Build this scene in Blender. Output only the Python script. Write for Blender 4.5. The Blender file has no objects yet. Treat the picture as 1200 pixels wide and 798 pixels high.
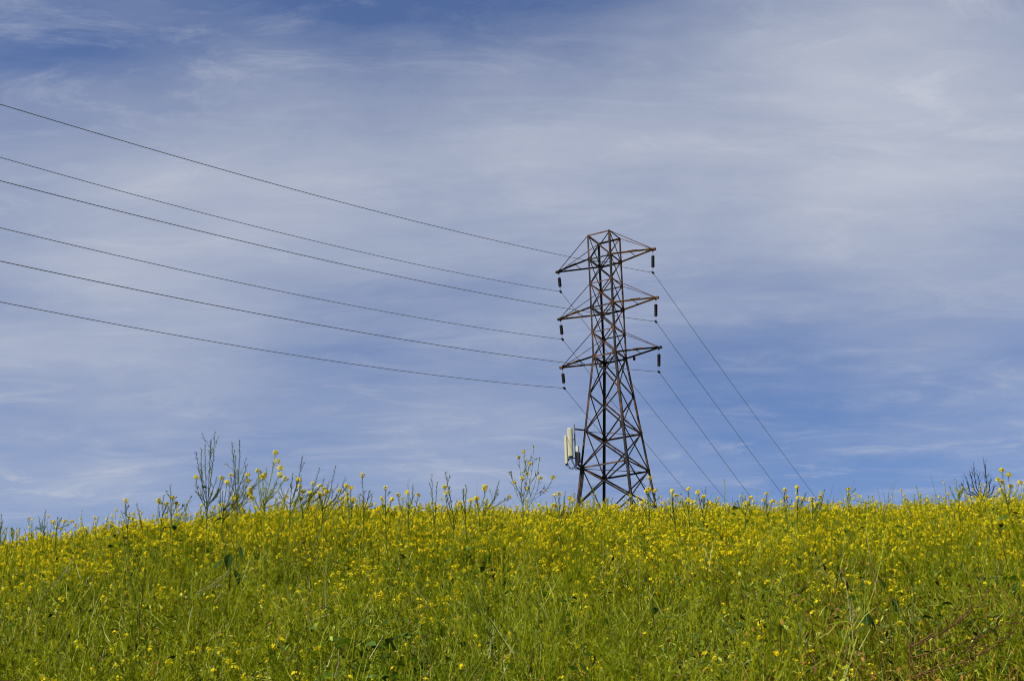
import bpy, math, random
import numpy as np
from mathutils import Vector, Matrix

SC = bpy.context.scene
COL = SC.collection
R = math.radians
rnd = random.Random(11)

# ------------------------------------------------------------------ camera
PITCH, ROLL = R(20.0), R(1.52)
cam = bpy.data.cameras.new('camera'); camo = bpy.data.objects.new('camera', cam); COL.objects.link(camo)
r0 = Vector((1, 0, 0)); u0 = Vector((0, -math.sin(PITCH), math.cos(PITCH))); fw = Vector((0, math.cos(PITCH), math.sin(PITCH)))
cx = r0*math.cos(ROLL) - u0*math.sin(ROLL); cy = r0*math.sin(ROLL) + u0*math.cos(ROLL)
camo.matrix_world = Matrix(((cx.x, cy.x, -fw.x, 0), (cx.y, cy.y, -fw.y, 0), (cx.z, cy.z, -fw.z, 0), (0, 0, 0, 1)))
cam.sensor_width = 23.6; cam.lens = 23.6*1800/1200
cam.clip_start = 0.05; cam.clip_end = 20000
cam.dof.use_dof = True; cam.dof.focus_distance = 60; cam.dof.aperture_fstop = 16
SC.camera = camo
SC.cycles.filter_width = 1.05

# ------------------------------------------------------------------ sky, sun, exposure
SUN_EL, SUN_AZ = R(50), R(-121)          # azimuth clockwise from +Y (the viewing direction)
SKY_STRENGTH = 0.070
EXPOSURE = 0.62
world = bpy.data.worlds.new('World'); SC.world = world; world.use_nodes = True
SC.view_settings.view_transform = 'Standard'; SC.view_settings.look = 'None'
SC.view_settings.gamma = 1; SC.view_settings.use_curve_mapping = False
SC.view_settings.exposure = EXPOSURE

def img_dir(px, py):
    """a fixed world direction for a patch of cloud"""
    u, v = px-600, 399-py
    a = u*math.cos(ROLL)+v*math.sin(ROLL); b = -u*math.sin(ROLL)+v*math.cos(ROLL)
    return Vector((a, 1800*math.cos(PITCH)-b*math.sin(PITCH), 1800*math.sin(PITCH)+b*math.cos(PITCH))).normalized()

class NT:
    def __init__(s, tree): s.t = tree
    def n(s, typ, **kw):
        x = s.t.nodes.new(typ)
        for k, v in kw.items():
            if k.startswith('i_'):
                k = k[2:]
                k = int(k) if k.isdigit() else k.replace('_', ' ')
                x.inputs[k].default_value = v
            else: setattr(x, k, v)
        return x
    def l(s, a, b): s.t.links.new(a, b)
    def math(s, op, a, b=None, clamp=False):
        x = s.n('ShaderNodeMath', operation=op); x.use_clamp = clamp
        for i, v in enumerate((a, b)):
            if v is None: continue
            if isinstance(v, (int, float)): x.inputs[i].default_value = v
            else: s.l(v, x.inputs[i])
        return x.outputs[0]
    def rng(s, v, a, b, c=0.0, d=1.0, smooth=True):
        x = s.n('ShaderNodeMapRange'); x.interpolation_type = 'SMOOTHSTEP' if smooth else 'LINEAR'
        s.l(v, x.inputs['Value'])
        for k, q in zip(('From Min', 'From Max', 'To Min', 'To Max'), (a, b, c, d)): x.inputs[k].default_value = q
        return x.outputs['Result']
    def mix(s, f, a, b, blend='MIX'):
        x = s.n('ShaderNodeMix', data_type='RGBA', blend_type=blend)
        if isinstance(f, (int, float)): x.inputs[0].default_value = f
        else: s.l(f, x.inputs[0])
        for i, v in ((6, a), (7, b)):
            if isinstance(v, (tuple, list)): x.inputs[i].default_value = (*v[:3], 1)
            else: s.l(v, x.inputs[i])
        return x.outputs[2]
    def noise(s, vec, scale, detail=4, rough=0.55, dist=0.0):
        x = s.n('ShaderNodeTexNoise'); x.inputs['Scale'].default_value = scale; x.inputs['Detail'].default_value = detail
        x.inputs['Roughness'].default_value = rough; x.inputs['Distortion'].default_value = dist
        if vec is not None: s.l(vec, x.inputs['Vector'])
        return x.outputs['Fac']

wn = NT(world.node_tree); wt = world.node_tree
wt.nodes.clear()
sky = wn.n('ShaderNodeTexSky', sky_type='NISHITA'); sky.sun_disc = False
sky.sun_elevation = SUN_EL; sky.sun_rotation = SUN_AZ; sky.altitude = 100
sky.air_density = 1.0; sky.dust_density = 0.3; sky.ozone_density = 6.0
tc = wn.n('ShaderNodeTexCoord'); D = tc.outputs['Generated']
# thin cirrus lying on a high flat layer: the view direction is projected onto it
sep = wn.n('ShaderNodeSeparateXYZ'); wn.l(D, sep.inputs[0])
zz = wn.math('ADD', wn.math('MAXIMUM', sep.outputs[2], 0.0), 0.12)
px_ = wn.math('DIVIDE', sep.outputs[0], zz); py_ = wn.math('DIVIDE', sep.outputs[1], zz)
cmb = wn.n('ShaderNodeCombineXYZ'); wn.l(px_, cmb.inputs[0]); wn.l(py_, cmb.inputs[1])
P = cmb.outputs[0]
mp = wn.n('ShaderNodeMapping', vector_type='POINT'); wn.l(P, mp.inputs[0])
mp.inputs['Rotation'].default_value = (0, 0, R(10)); mp.inputs['Scale'].default_value = (0.75, 1.3, 1); mp.inputs['Location'].default_value = (3.1, 1.7, 0)
n_big = wn.noise(mp.outputs[0], 0.9, 3, 0.5, 0.4)
n_mid = wn.noise(mp.outputs[0], 2.6, 10, 0.60, 0.35)
mp2 = wn.n('ShaderNodeMapping', vector_type='POINT'); wn.l(P, mp2.inputs[0])
mp2.inputs['Rotation'].default_value = (0, 0, R(-14)); mp2.inputs['Scale'].default_value = (0.9, 3.2, 1); mp2.inputs['Location'].default_value = (0.4, 5.2, 0)
n_str = wn.noise(mp2.outputs[0], 1.7, 9, 0.6, 0.35)
n_wrp = wn.n('ShaderNodeTexNoise'); wn.l(mp.outputs[0], n_wrp.inputs['Vector']); n_wrp.inputs['Scale'].default_value = 2.6; n_wrp.inputs['Detail'].default_value = 5
wv = wn.n('ShaderNodeVectorMath', operation='MULTIPLY_ADD'); wn.l(n_wrp.outputs['Color'], wv.inputs[0]); wv.inputs[1].default_value = (.09, .09, .09)
wadd = wn.n('ShaderNodeVectorMath', operation='ADD'); wn.l(D, wadd.inputs[0]); wadd.inputs[1].default_value = (-.045, -.045, -.045); wn.l(wadd.outputs[0], wv.inputs[2]); DW = wv.outputs[0]
dens = wn.math('ADD', wn.math('MULTIPLY', wn.math('SUBTRACT', n_mid, .5), .85), wn.math('MULTIPLY', wn.math('SUBTRACT', n_str, .5), .45))
dens = wn.math('ADD', wn.math('ADD', dens, wn.math('MULTIPLY', wn.math('SUBTRACT', n_big, .5), .40)), .36)
mp3 = wn.n('ShaderNodeMapping', vector_type='POINT'); wn.l(P, mp3.inputs[0])
mp3.inputs['Rotation'].default_value = (0, 0, R(-46)); mp3.inputs['Scale'].default_value = (1.0, 2.6, 1); mp3.inputs['Location'].default_value = (7.4, 2.2, 0)
n_fib = wn.noise(mp3.outputs[0], 4.5, 12, 0.68, 0.9)
fib = wn.math('MULTIPLY', wn.rng(n_fib, .46, .74), wn.rng(n_big, .35, .62, .13, .46))
dens = wn.math('SUBTRACT', wn.math('ADD', dens, fib), .05)
# how thick the veil is in each part of the sky (amounts relative to the general cover)
PATCH = [(0, 20, -0.13), (150, 20, -0.11), (300, 20, -0.205), (450, 20, -0.307), (600, 20, -0.265), (750, 20, -0.184), (900, 20, -0.042), (1100, 20, -0.094), (0, 100, -0.03), (300, 100, 0.085), (500, 100, 0.27), (700, 100, 0.166), (850, 100, 0.149), (1000, 100, 0.26), (1150, 100, 0.28), (100, 200, 0.0), (300, 200, 0.158), (600, 200, 0.258), (900, 200, 0.104), (1150, 200, 0.133), (60, 300, 0.183), (300, 300, 0.118), (600, 300, 0.026), (900, 300, -0.03), (1150, 300, 0.057), (60, 400, 0.126), (300, 400, 0.122), (550, 400, -0.025), (750, 400, 0.077), (900, 400, 0.059), (1150, 400, 0.027), (100, 500, 0.06), (300, 500, -0.08), (500, 500, 0.03), (850, 500, -0.06), (1100, 500, -0.02), (50, 575, -0.12), (400, 575, -0.102), (850, 575, -0.302), (1100, 575, -0.27)]
for (x, y, a) in PATCH:
    vm = wn.n('ShaderNodeVectorMath', operation='DISTANCE'); wn.l(DW, vm.inputs[0]); vm.inputs[1].default_value = img_dir(x, y)
    dens = wn.math('ADD', dens, wn.rng(vm.outputs['Value'], 0.0, .17, a, 0.0))
cov = wn.rng(dens, -0.02, 1.0, 0.0, 1.0, smooth=False)
skycol = wn.mix(1.0, sky.outputs[0], (1.04, 0.955, 1.05), 'MULTIPLY')
CLOUD = (4.85, 5.18, 6.02)
colr = wn.mix(cov, skycol, CLOUD)
bg = wn.n('ShaderNodeBackground'); bg.inputs['Strength'].default_value = SKY_STRENGTH
wn.l(colr, bg.inputs[0]); wo = wn.n('ShaderNodeOutputWorld'); wn.l(bg.outputs[0], wo.inputs[0])

sl = bpy.data.lights.new('sun', 'SUN'); sl.energy = 5.0; sl.angle = R(0.53); sl.color = (1, 0.95, 0.86)
so = bpy.data.objects.new('sun', sl); COL.objects.link(so)
tosun = Vector((math.sin(SUN_AZ)*math.cos(SUN_EL), math.cos(SUN_AZ)*math.cos(SUN_EL), math.sin(SUN_EL)))
so.rotation_euler = tosun.to_track_quat('Z', 'Y').to_euler(); so.location = tosun*200

# ------------------------------------------------------------------ materials
def new_mat(name):
    m = bpy.data.materials.new(name); m.use_nodes = True; m.node_tree.nodes.clear()
    return m, NT(m.node_tree)
def finish(m, n, shader):
    o = n.n('ShaderNodeOutputMaterial'); n.l(shader, o.inputs[0]); return m

def plant_mat(name, ca, cb, cc, trans=0.35, rough=0.55, patch=0.32, spec=0.3):
    """leaf-like surface: base colour varies from plant to plant and in broad drifts over the field"""
    m, n = new_mat(name)
    oi = n.n('ShaderNodeObjectInfo'); geo = n.n('ShaderNodeNewGeometry')
    big = n.rng(n.noise(geo.outputs['Position'], 0.55, 3, 0.6), 0.38, 0.66)
    fine = n.noise(geo.outputs['Position'], 42, 2, 0.6)
    c = n.mix(n.rng(oi.outputs['Random'], 0, 1, smooth=False), ca, cb)
    c = n.mix(n.math('MULTIPLY', n.rng(fine, 0.35, 0.7), 0.7), c, cc)
    c = n.mix(n.math('MULTIPLY', big, patch), c, cb)
    p = n.n('ShaderNodeBsdfPrincipled'); n.l(c, p.inputs['Base Color']); p.inputs['Roughness'].default_value = rough
    p.inputs['Specular IOR Level'].default_value = spec
    t = n.n('ShaderNodeBsdfTranslucent'); n.l(c, t.inputs[0])
    mx = n.n('ShaderNodeMixShader'); mx.inputs[0].default_value = trans; n.l(p.outputs[0], mx.inputs[1]); n.l(t.outputs[0], mx.inputs[2])
    return finish(m, n, mx.outputs[0])

M = {}
M['stem'] = plant_mat('mustard_stem', (.235, .285, .006), (.41, .405, .012), (.055, .085, .003), .42, .45, spec=.12)
M['pod'] = plant_mat('mustard_pod', (.27, .335, .007), (.48, .49, .018), (.08, .14, .004), .5, .45, spec=.12)
M['leaf'] = plant_mat('mustard_leaf', (.055, .115, .005), (.10, .165, .008), (.022, .05, .003), .35, .5, spec=.15)
M['darkleaf'] = plant_mat('broad_leaf', (.020, .045, .005), (.032, .06, .007), (.012, .03, .004), .15, .7, .2, .05)
M['petal'] = plant_mat('mustard_petal', (.78, .65, .006), (.68, .61, .010), (.76, .52, .005), .38, .6, .2, .04)
M['bud'] = plant_mat('mustard_bud', (.22, .26, .03), (.30, .30, .03), (.16, .2, .03), .3)
M['grass'] = plant_mat('grass_blade', (.15, .215, .005), (.28, .31, .010), (.035, .07, .003), .45, .5, spec=.12)
M['palestem'] = plant_mat('pale_green_stem', (.27, .33, .035), (.36, .38, .07), (.2, .26, .02), .2, .6, .3, .08)
M['straw'] = plant_mat('dry_straw', (.30, .30, .10), (.22, .23, .06), (.36, .33, .14), .15)
M['brown'] = plant_mat('withered_brown', (.20, .10, .015), (.34, .19, .03), (.11, .05, .01), .2, .7, .5, .08)
M['redstem'] = plant_mat('red_brown_stem', (.08, .032, .012), (.10, .045, .015), (.17, .11, .05), .05, .7, .2, .08)
M['skystem'] = plant_mat('dark_green_stem', (.10, .135, .016), (.13, .16, .018), (.07, .10, .014), .25, .7, .3, .05)
M['darktwig'] = plant_mat('dark_dry_twig', (.022, .018, .02), (.03, .025, .022), (.016, .014, .016), .0)

def rust_mat(name, dark, mid, orange, amount, low=.50):
    m, n = new_mat(name)
    geo = n.n('ShaderNodeNewGeometry'); oi = n.n('ShaderNodeObjectInfo')
    a = n.noise(geo.outputs['Position'], 1.1, 5, 0.65); b = n.noise(geo.outputs['Position'], 9, 4, 0.6)
    s = n.math('ADD', a, n.math('MULTIPLY', n.math('SUBTRACT', oi.outputs['Random'], .5), .32))
    c = n.mix(n.rng(s, .40, .58), dark, mid)
    c = n.mix(n.math('MULTIPLY', n.rng(s, low, low+.16), amount), c, orange)
    c = n.mix(n.math('MULTIPLY', n.rng(b, .5, .7), .5), c, dark)
    p = n.n('ShaderNodeBsdfPrincipled'); n.l(c, p.inputs['Base Color']); p.inputs['Roughness'].default_value = .75
    p.inputs['Specular IOR Level'].default_value = .1
    bp = n.n('ShaderNodeBump'); bp.inputs['Strength'].default_value = .3; bp.inputs['Distance'].default_value = .01
    n.l(b, bp.inputs['Height']); n.l(bp.outputs[0], p.inputs['Normal'])
    return finish(m, n, p.outputs[0])
M['steel'] = rust_mat('weathered_steel', (.013, .012, .012), (.035, .023, .018), (.13, .055, .024), .65)
M['armsteel'] = rust_mat('rusty_arm_steel', (.016, .012, .011), (.085, .042, .02), (.24, .12, .045), .85, .44)

def plain(name, col, rough=.5, metal=0, spec=.5, noise=.25, scale=6):
    m, n = new_mat(name)
    geo = n.n('ShaderNodeNewGeometry'); a = n.noise(geo.outputs['Position'], scale, 4, .6)
    c = n.mix(n.math('MULTIPLY', n.rng(a, .4, .7), noise), col, tuple(v*.45 for v in col))
    p = n.n('ShaderNodeBsdfPrincipled'); n.l(c, p.inputs['Base Color']); p.inputs['Roughness'].default_value = rough
    p.inputs['Metallic'].default_value = metal; p.inputs['Specular IOR Level'].default_value = spec
    return finish(m, n, p.outputs[0])
M['porcelain'] = plain('dark_porcelain', (.010, .009, .012), .6, spec=.15)
M['fitting'] = plain('galvanised_fitting', (.12, .125, .13), .5, .3)
M['wire'] = plain('aluminium_conductor', (.075, .075, .085), .6)
M['panel'] = plain('pale_cream_panel', (.34, .325, .215), .55, noise=.25)
M['panelbottom'] = plain('panel_bottom_grey', (.12, .12, .12), .6)
M['radio'] = plain('light_grey_radio', (.38, .38, .36), .5)
M['cable'] = plain('black_cable', (.008, .008, .009), .7, spec=.2)
M['concrete'] = plain('weathered_concrete', (.32, .3, .27), .9)

# ground: dark soil with green and straw litter
m, n = new_mat('hill_soil')
geo = n.n('ShaderNodeNewGeometry')
a = n.noise(geo.outputs['Position'], .35, 5, .6); b = n.noise(geo.outputs['Position'], 7, 6, .7)
c = n.mix(n.rng(a, .4, .62), (.018, .026, .005), (.028, .034, .006)); c = n.mix(n.rng(b, .45, .7), c, (.05, .036, .018))
far = n.n('ShaderNodeSeparateXYZ'); n.l(geo.outputs['Position'], far.inputs[0])
c = n.mix(n.rng(far.outputs[1], 25, 60), c, (.16, .16, .015))
p = n.n('ShaderNodeBsdfPrincipled'); n.l(c, p.inputs['Base Color']); p.inputs['Roughness'].default_value = .95
bp = n.n('ShaderNodeBump'); bp.inputs['Distance'].default_value = .06; n.l(b, bp.inputs['Height']); n.l(bp.outputs[0], p.inputs['Normal'])
M['soil'] = finish(m, n, p.outputs[0])

# ------------------------------------------------------------------ terrain
CAN = 0.95                                    # usual height of the mustard above the soil
AZ = np.array([-.60, -.344, -.315, -.287, -.23, -.174, -.117, -.06, -.003, .054, .111, .167, .224, .281, .338, .6])
TZ = np.array([.196, .2310, .2350, .2385, .2425, .2471, .2467, .2463, .2442, .2415, .2406, .2396, .2404, .2417, .2419, .238]) - np.interp(AZ, [-.3, -.12], [.0095, .0072])
YD = np.array([-3000, -400, -120, -40, -10, -3, 0, 1, 3, 5.5, 8, 10, 11.5, 13, 15, 20, 40, 75, 105, 116, 135, 170, 230, 400, 800, 3000.])
ZD = np.array([-75, -70, -45, -17, -4.2, -1.75, -.85, -.55, .02, .76, 1.60, 2.26, 2.72, 3.12, 3.58, 4.75, 9.3, 17.2, 23.75, 25.0, 22.5, 12, -8, -42, -66, -80.])
def _slopes(x, y):
    d = np.diff(y)/np.diff(x); m_ = np.zeros_like(y); m_[0] = d[0]; m_[-1] = d[-1]
    for i in range(1, len(y)-1):
        m_[i] = 0 if d[i-1]*d[i] <= 0 else 2*d[i-1]*d[i]/(d[i-1]+d[i])
    return m_
YM = _slopes(YD, ZD)
def canopy(x, y):
    x = np.asarray(x, float); y = np.asarray(y, float)
    yy = np.clip(y, YD[0], YD[-1]); i = np.clip(np.searchsorted(YD, yy)-1, 0, len(YD)-2)
    h = YD[i+1]-YD[i]; t = (yy-YD[i])/h
    z = (2*t**3-3*t**2+1)*ZD[i] + (t**3-2*t**2+t)*h*YM[i] + (-2*t**3+3*t**2)*ZD[i+1] + (t**3-t**2)*h*YM[i+1]
    az = np.clip(x/np.maximum(y, 6.), -.6, .6)
    k = np.interp(az, AZ, TZ)/.2405
    w = np.clip((y-2)/6, 0, 1)*np.clip((500-y)/300, 0, 1)
    z = z*(1+(k-1)*w)
    # gentle lumps
    z = z + .035*np.sin(x*1.3+y*.7)*np.sin(y*.9-x*.4)*np.clip(y/6, 0, 1)
    side = np.maximum(np.abs(x)-(60+.5*np.abs(y)), 0); z = z - side**1.15*.10
    return np.maximum(z, -85)
def ground(x, y): return canopy(x, y)-CAN
def gz(x, y): return float(ground(x, y))

def link(name, verts, faces, mats, parent=None, smooth=False, midx=None):
    me = bpy.data.meshes.new(name)
    me.from_pydata([tuple(v) for v in verts], [], faces)
    for q in (mats if isinstance(mats, (list, tuple)) else [mats]): me.materials.append(q)
    if midx is not None: me.polygons.foreach_set('material_index', midx)
    if smooth: me.polygons.foreach_set('use_smooth', [True]*len(me.polygons))
    me.update()
    o = bpy.data.objects.new(name, me); COL.objects.link(o)
    if parent is not None: o.parent = parent
    return o
def tag(o, label=None, cat=None, group=None, kind=None):
    for k, v in (('label', label), ('category', cat), ('group', group), ('kind', kind)):
        if v: o[k] = v
    return o
def empty(name, loc, rz=0):
    o = bpy.data.objects.new(name, None); COL.objects.link(o); o.location = loc; o.rotation_euler = (0, 0, rz); o.empty_display_size = .3; return o

gx = np.concatenate([-np.geomspace(3000, 32, 26), np.linspace(-30, 30, 121), np.geomspace(32, 3000, 26)])
gy = np.concatenate([-np.geomspace(3000, 12, 24), np.linspace(-10, 30, 81), np.linspace(31, 180, 100), np.geomspace(185, 3000, 26)])
X, Y = np.meshgrid(gx, gy); Z = ground(X, Y)
nx, ny = len(gx), len(gy)
fs = [(j*nx+i, j*nx+i+1, (j+1)*nx+i+1, (j+1)*nx+i) for j in range(ny-1) for i in range(nx-1)]
tag(link('ground', np.stack([X.ravel(), Y.ravel(), Z.ravel()], 1), fs, M['soil'], smooth=True), 'grassy hillside rising towards the ridge', 'ground', kind='structure')

# ------------------------------------------------------------------ mesh builder
class MB:
    def __init__(s): s.v = []; s.f = []; s.m = []
    def quad(s, a, b, c, d, m=0):
        k = len(s.v); s.v += [a, b, c, d]; s.f.append((k, k+1, k+2, k+3)); s.m.append(m)
    def tri(s, a, b, c, m=0):
        k = len(s.v); s.v += [a, b, c]; s.f.append((k, k+1, k+2)); s.m.append(m)
    def tube(s, pts, rad, n=3, m=0, cap=False):
        pts = [np.asarray(p, float) for p in pts]; k0 = len(s.v); u = None
        if not hasattr(rad, '__len__'): rad = [rad]*len(pts)
        for i, p in enumerate(pts):
            t = pts[min(i+1, len(pts)-1)]-pts[max(i-1, 0)]; t = t/(np.linalg.norm(t)+1e-9)
            if u is None:
                ref = np.array([1., 0, 0]) if abs(t[0]) < .8 else np.array([0, 1., 0]); u = np.cross(t, ref)
            u = u-t*np.dot(u, t); u /= np.linalg.norm(u)+1e-9; w = np.cross(t, u)
            for q in range(n):
                a = 2*math.pi*q/n; s.v.append(p+(u*math.cos(a)+w*math.sin(a))*rad[i])
        for i in range(len(pts)-1):
            for q in range(n):
                a = k0+i*n+q; b = k0+i*n+(q+1) % n; s.f.append((a, b, b+n, a+n)); s.m.append(m)
        if cap:
            s.f.append(tuple(k0+q for q in range(n))[::-1]); s.m.append(m)
            k = k0+(len(pts)-1)*n; s.f.append(tuple(k+q for q in range(n))); s.m.append(m)
    def box(s, c, ax, hs, m=0):
        """c centre, ax three unit axes, hs half sizes"""
        c = np.asarray(c, float); ax = [np.asarray(a, float) for a in ax]; k = len(s.v)
        for sx in (-1, 1):
            for sy in (-1, 1):
                for sz in (-1, 1): s.v.append(c+ax[0]*sx*hs[0]+ax[1]*sy*hs[1]+ax[2]*sz*hs[2])
        for q in ((0, 1, 3, 2), (4, 6, 7, 5), (0, 4, 5, 1), (2, 3, 7, 6), (0, 2, 6, 4), (1, 5, 7, 3)): s.f.append(tuple(k+i for i in q)); s.m.append(m)
    def angle(s, a, b, leg, th, inward, m=0):
        """rolled-steel angle from a to b, the two flanges opening towards inward"""
        a = np.asarray(a, float); b = np.asarray(b, float); t = b-a; t /= np.linalg.norm(t)
        i = np.asarray(inward, float); i = i-t*np.dot(i, t); i /= np.linalg.norm(i)+1e-9; w = np.cross(t, i)
        u = (i+w)/math.sqrt(2); v = (i-w)/math.sqrt(2)
        o = -i*leg*.35
        prof = [o, o+u*leg, o+u*leg+v*th, o+u*th+v*th, o+u*th+v*leg, o+v*leg]
        k = len(s.v)
        for e_ in (a, b): s.v += [e_+q for q in prof]
        for q in range(6):
            r = (q+1) % 6; s.f.append((k+q, k+r, k+6+r, k+6+q)); s.m.append(m)
        s.f.append(tuple(k+q for q in range(6))[::-1]); s.m.append(m); s.f.append(tuple(k+6+q for q in range(6))); s.m.append(m)
    def lathe(s, base, axis, prof, n=10, m=0):
        base = np.asarray(base, float); t = np.asarray(axis, float); t = t/np.linalg.norm(t)
        ref = np.array([1., 0, 0]) if abs(t[0]) < .8 else np.array([0, 1., 0]); u = np.cross(t, ref); u /= np.linalg.norm(u); w = np.cross(t, u)
        k = len(s.v)
        for (r, h) in prof:
            for q in range(n):
                a = 2*math.pi*q/n; s.v.append(base+t*h+(u*math.cos(a)+w*math.sin(a))*r)
        for i in range(len(prof)-1):
            for q in range(n):
                a = k+i*n+q; b = k+i*n+(q+1) % n; s.f.append((a, b, b+n, a+n)); s.m.append(m)
        s.f.append(tuple(k+q for q in range(n))[::-1]); s.m.append(m); s.f.append(tuple(k+(len(prof)-1)*n+q for q in range(n))); s.m.append(m)
    def build(s, name, mats, parent=None, off=None, smooth=False):
        v = np.array(s.v, float)
        if off is not None: v = v-np.asarray(off, float)
        return link(name, v, s.f, mats, parent, smooth, s.m)

# ------------------------------------------------------------------ the tower
YAW = R(29.14); E2 = np.array([math.cos(YAW), -math.sin(YAW), 0.]); G2 = np.array([math.sin(YAW), math.cos(YAW), 0.])
T0 = np.array([7.045, 105., 0.]); ARM = 3.888
ZR = [46.21, 44.292, 42.371, 40.493, 38.565, 36.693, 33.827, 31.076, 28.348, 25.639]
base_z = gz(T0[0], T0[1])
ZR.append(base_z+.35)
def HW(k): return .9 if k <= 5 else .9+.1078*(ZR[5]-ZR[k])
CN = [(-1, -1), (1, -1), (1, 1), (-1, 1)]          # L, N, R, F
def node(k, c):
    a, b = CN[c % 4]; p = T0+HW(k)*(a*E2+b*G2); return np.array([p[0], p[1], ZR[k]])
TB = np.array([T0[0], T0[1], base_z])
tower = empty('transmission_tower', TB)
tag(tower, 'tall rusty lattice steel transmission tower with six cross arms, standing on the ridge', 'pylon')
def axis_in(p): q = np.array([T0[0]-p[0], T0[1]-p[1], 0.]); return q/np.linalg.norm(q)
for c in range(4):
    b = MB()
    for k0, k1, lg in ((0, 5, .135), (5, 10, .165)):
        p, q = node(k0, c), node(k1, c)
        b.angle(p+(0 if k0 else np.array([0, 0, .04])), q, lg, .018, axis_in(p))
    o = b.build('leg', M['steel'], tower, TB)
    fb = MB(); p = node(10, c); fb.lathe(p-np.array([0, 0, 1.0]), (0, 0, 1), [(.42, 0), (.34, .8), (.24, 1.05)], 12)
    fb.build('concrete_footing', M['concrete'], o, TB)
for k in range(9):
    if k == 6: continue
    for c in range(4):
        if k == 7 and c == 0: continue
        p, q = node(k, c), node(k, c+1); mid = (p+q)/2
        heavy = k in (0, 1, 3, 5, 7, 8)
        b = MB(); b.angle(p, q, .11 if heavy else .07, .012, axis_in(mid)+np.array([0, 0, -1.])); b.build('horizontal_strut', M['steel'], tower, TB)
for k in range(10):
    for c in range(4):
        for (ka, ca, kb, cb, off) in ((k, c, k+1, c+1, 0.0), (k, c+1, k+1, c, .055)):
            p, q = node(ka, ca), node(kb, cb); inn = axis_in((p+q)/2)
            lg = .064 if k < 5 else .082
            b = MB(); b.angle(p+inn*off, q+inn*off, lg, .009, inn); b.build('diagonal_brace', M['steel'], tower, TB)
for k in (1, 3, 5, 7, 8):                                    # level frames inside the body
    for (c0, c1, dz) in ((0, 2, 0), (1, 3, .05)):
        if k == 7 and c0 == 1: continue
        p, q = node(k, c0)-np.array([0, 0, .08+dz]), node(k, c1)-np.array([0, 0, .08+dz])
        b = MB(); b.angle(p, q, .05, .008, (0, 0, -1)); b.build('plan_brace', M['steel'], tower, TB)
for k in range(1, 9):
    for c in range(4):
        p = node(k, c); i1 = (node(k, c+1)-p); i1 /= np.linalg.norm(i1); i2 = (node(k, c+3)-p); i2 /= np.linalg.norm(i2)
        s_ = .17 if k in (1, 3, 5, 7, 8) else .12
        b = MB()
        for i_ in (i1, i2):
            b.box(p+i_*s_*.6, (i_, np.cross(i_, (0, 0, 1)), (0, 0, 1)), (s_, .007, s_*.9))
        b.build('gusset_plate', M['steel'], tower, TB)
TIP = {}
for lev in (1, 3, 5):
    for s in (-1, 1):
        tip = T0+s*ARM*E2; tip = np.array([tip[0], tip[1], ZR[lev]]); TIP[(lev, s)] = tip
        ca, cb = (0, 3) if s < 0 else (1, 2)
        b = MB()
        ta = tip-G2*.07; tb = tip+G2*.07
        na, nb = node(lev, ca), node(lev, cb)
        b.angle(na, ta, .13, .016, (0, 0, 1)); b.angle(nb, tb, .13, .016, (0, 0, 1))
        for f0, f1 in ((.45, .45), (.82, .82)):
            b.angle(na+(ta-na)*f0+np.array([0, 0, .03]), nb+(tb-nb)*f1+np.array([0, 0, .03]), .05, .008, (0, 0, 1))
        arm = b.build('cross_arm', M['armsteel'], tower, TB)
        for (q, t_) in ((node(lev-1, ca), ta), (node(lev-1, cb), tb)):
            b = MB(); b.angle(q, t_+np.array([0, 0, .05]), .055 if lev == 1 else .05, .009, (0, 0, -1)); b.build('tie_rod', M['steel'], arm, TB)
        b = MB(); b.box(tip+s*E2*.06, (E2, G2, (0, 0, 1)), (.17, .10, .075)); b.box(tip-np.array([0, 0, .11]), (E2, G2, (0, 0, 1)), (.05, .014, .07))
        b.build('tip_plate', M['steel'], arm, TB)
        # stepping brackets on the outer half of the arm
        b = MB()
        for j in range(7):
            f = .42+j*.035; q = na+(ta-na)*f; b.box(q+np.array([0, 0, .07]), (E2, G2, (0, 0, 1)), (.035, .05, .05))
        b.build('arm_splice', M['steel'], arm, TB)
# small boxes hanging under the lowest arm level
for q in (node(5, 2)+E2*.62+np.array([0, 0, -.12]), node(5, 3)-E2*.32+np.array([0, 0, -.12])):
    b = MB(); b.box(q, (E2, G2, (0, 0, 1)), (.07, .07, .12)); b.box(q+np.array([0, 0, .15]), (E2, G2, (0, 0, 1)), (.02, .02, .06)); b.build('hanging_box', M['cable'], tower, TB)

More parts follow.
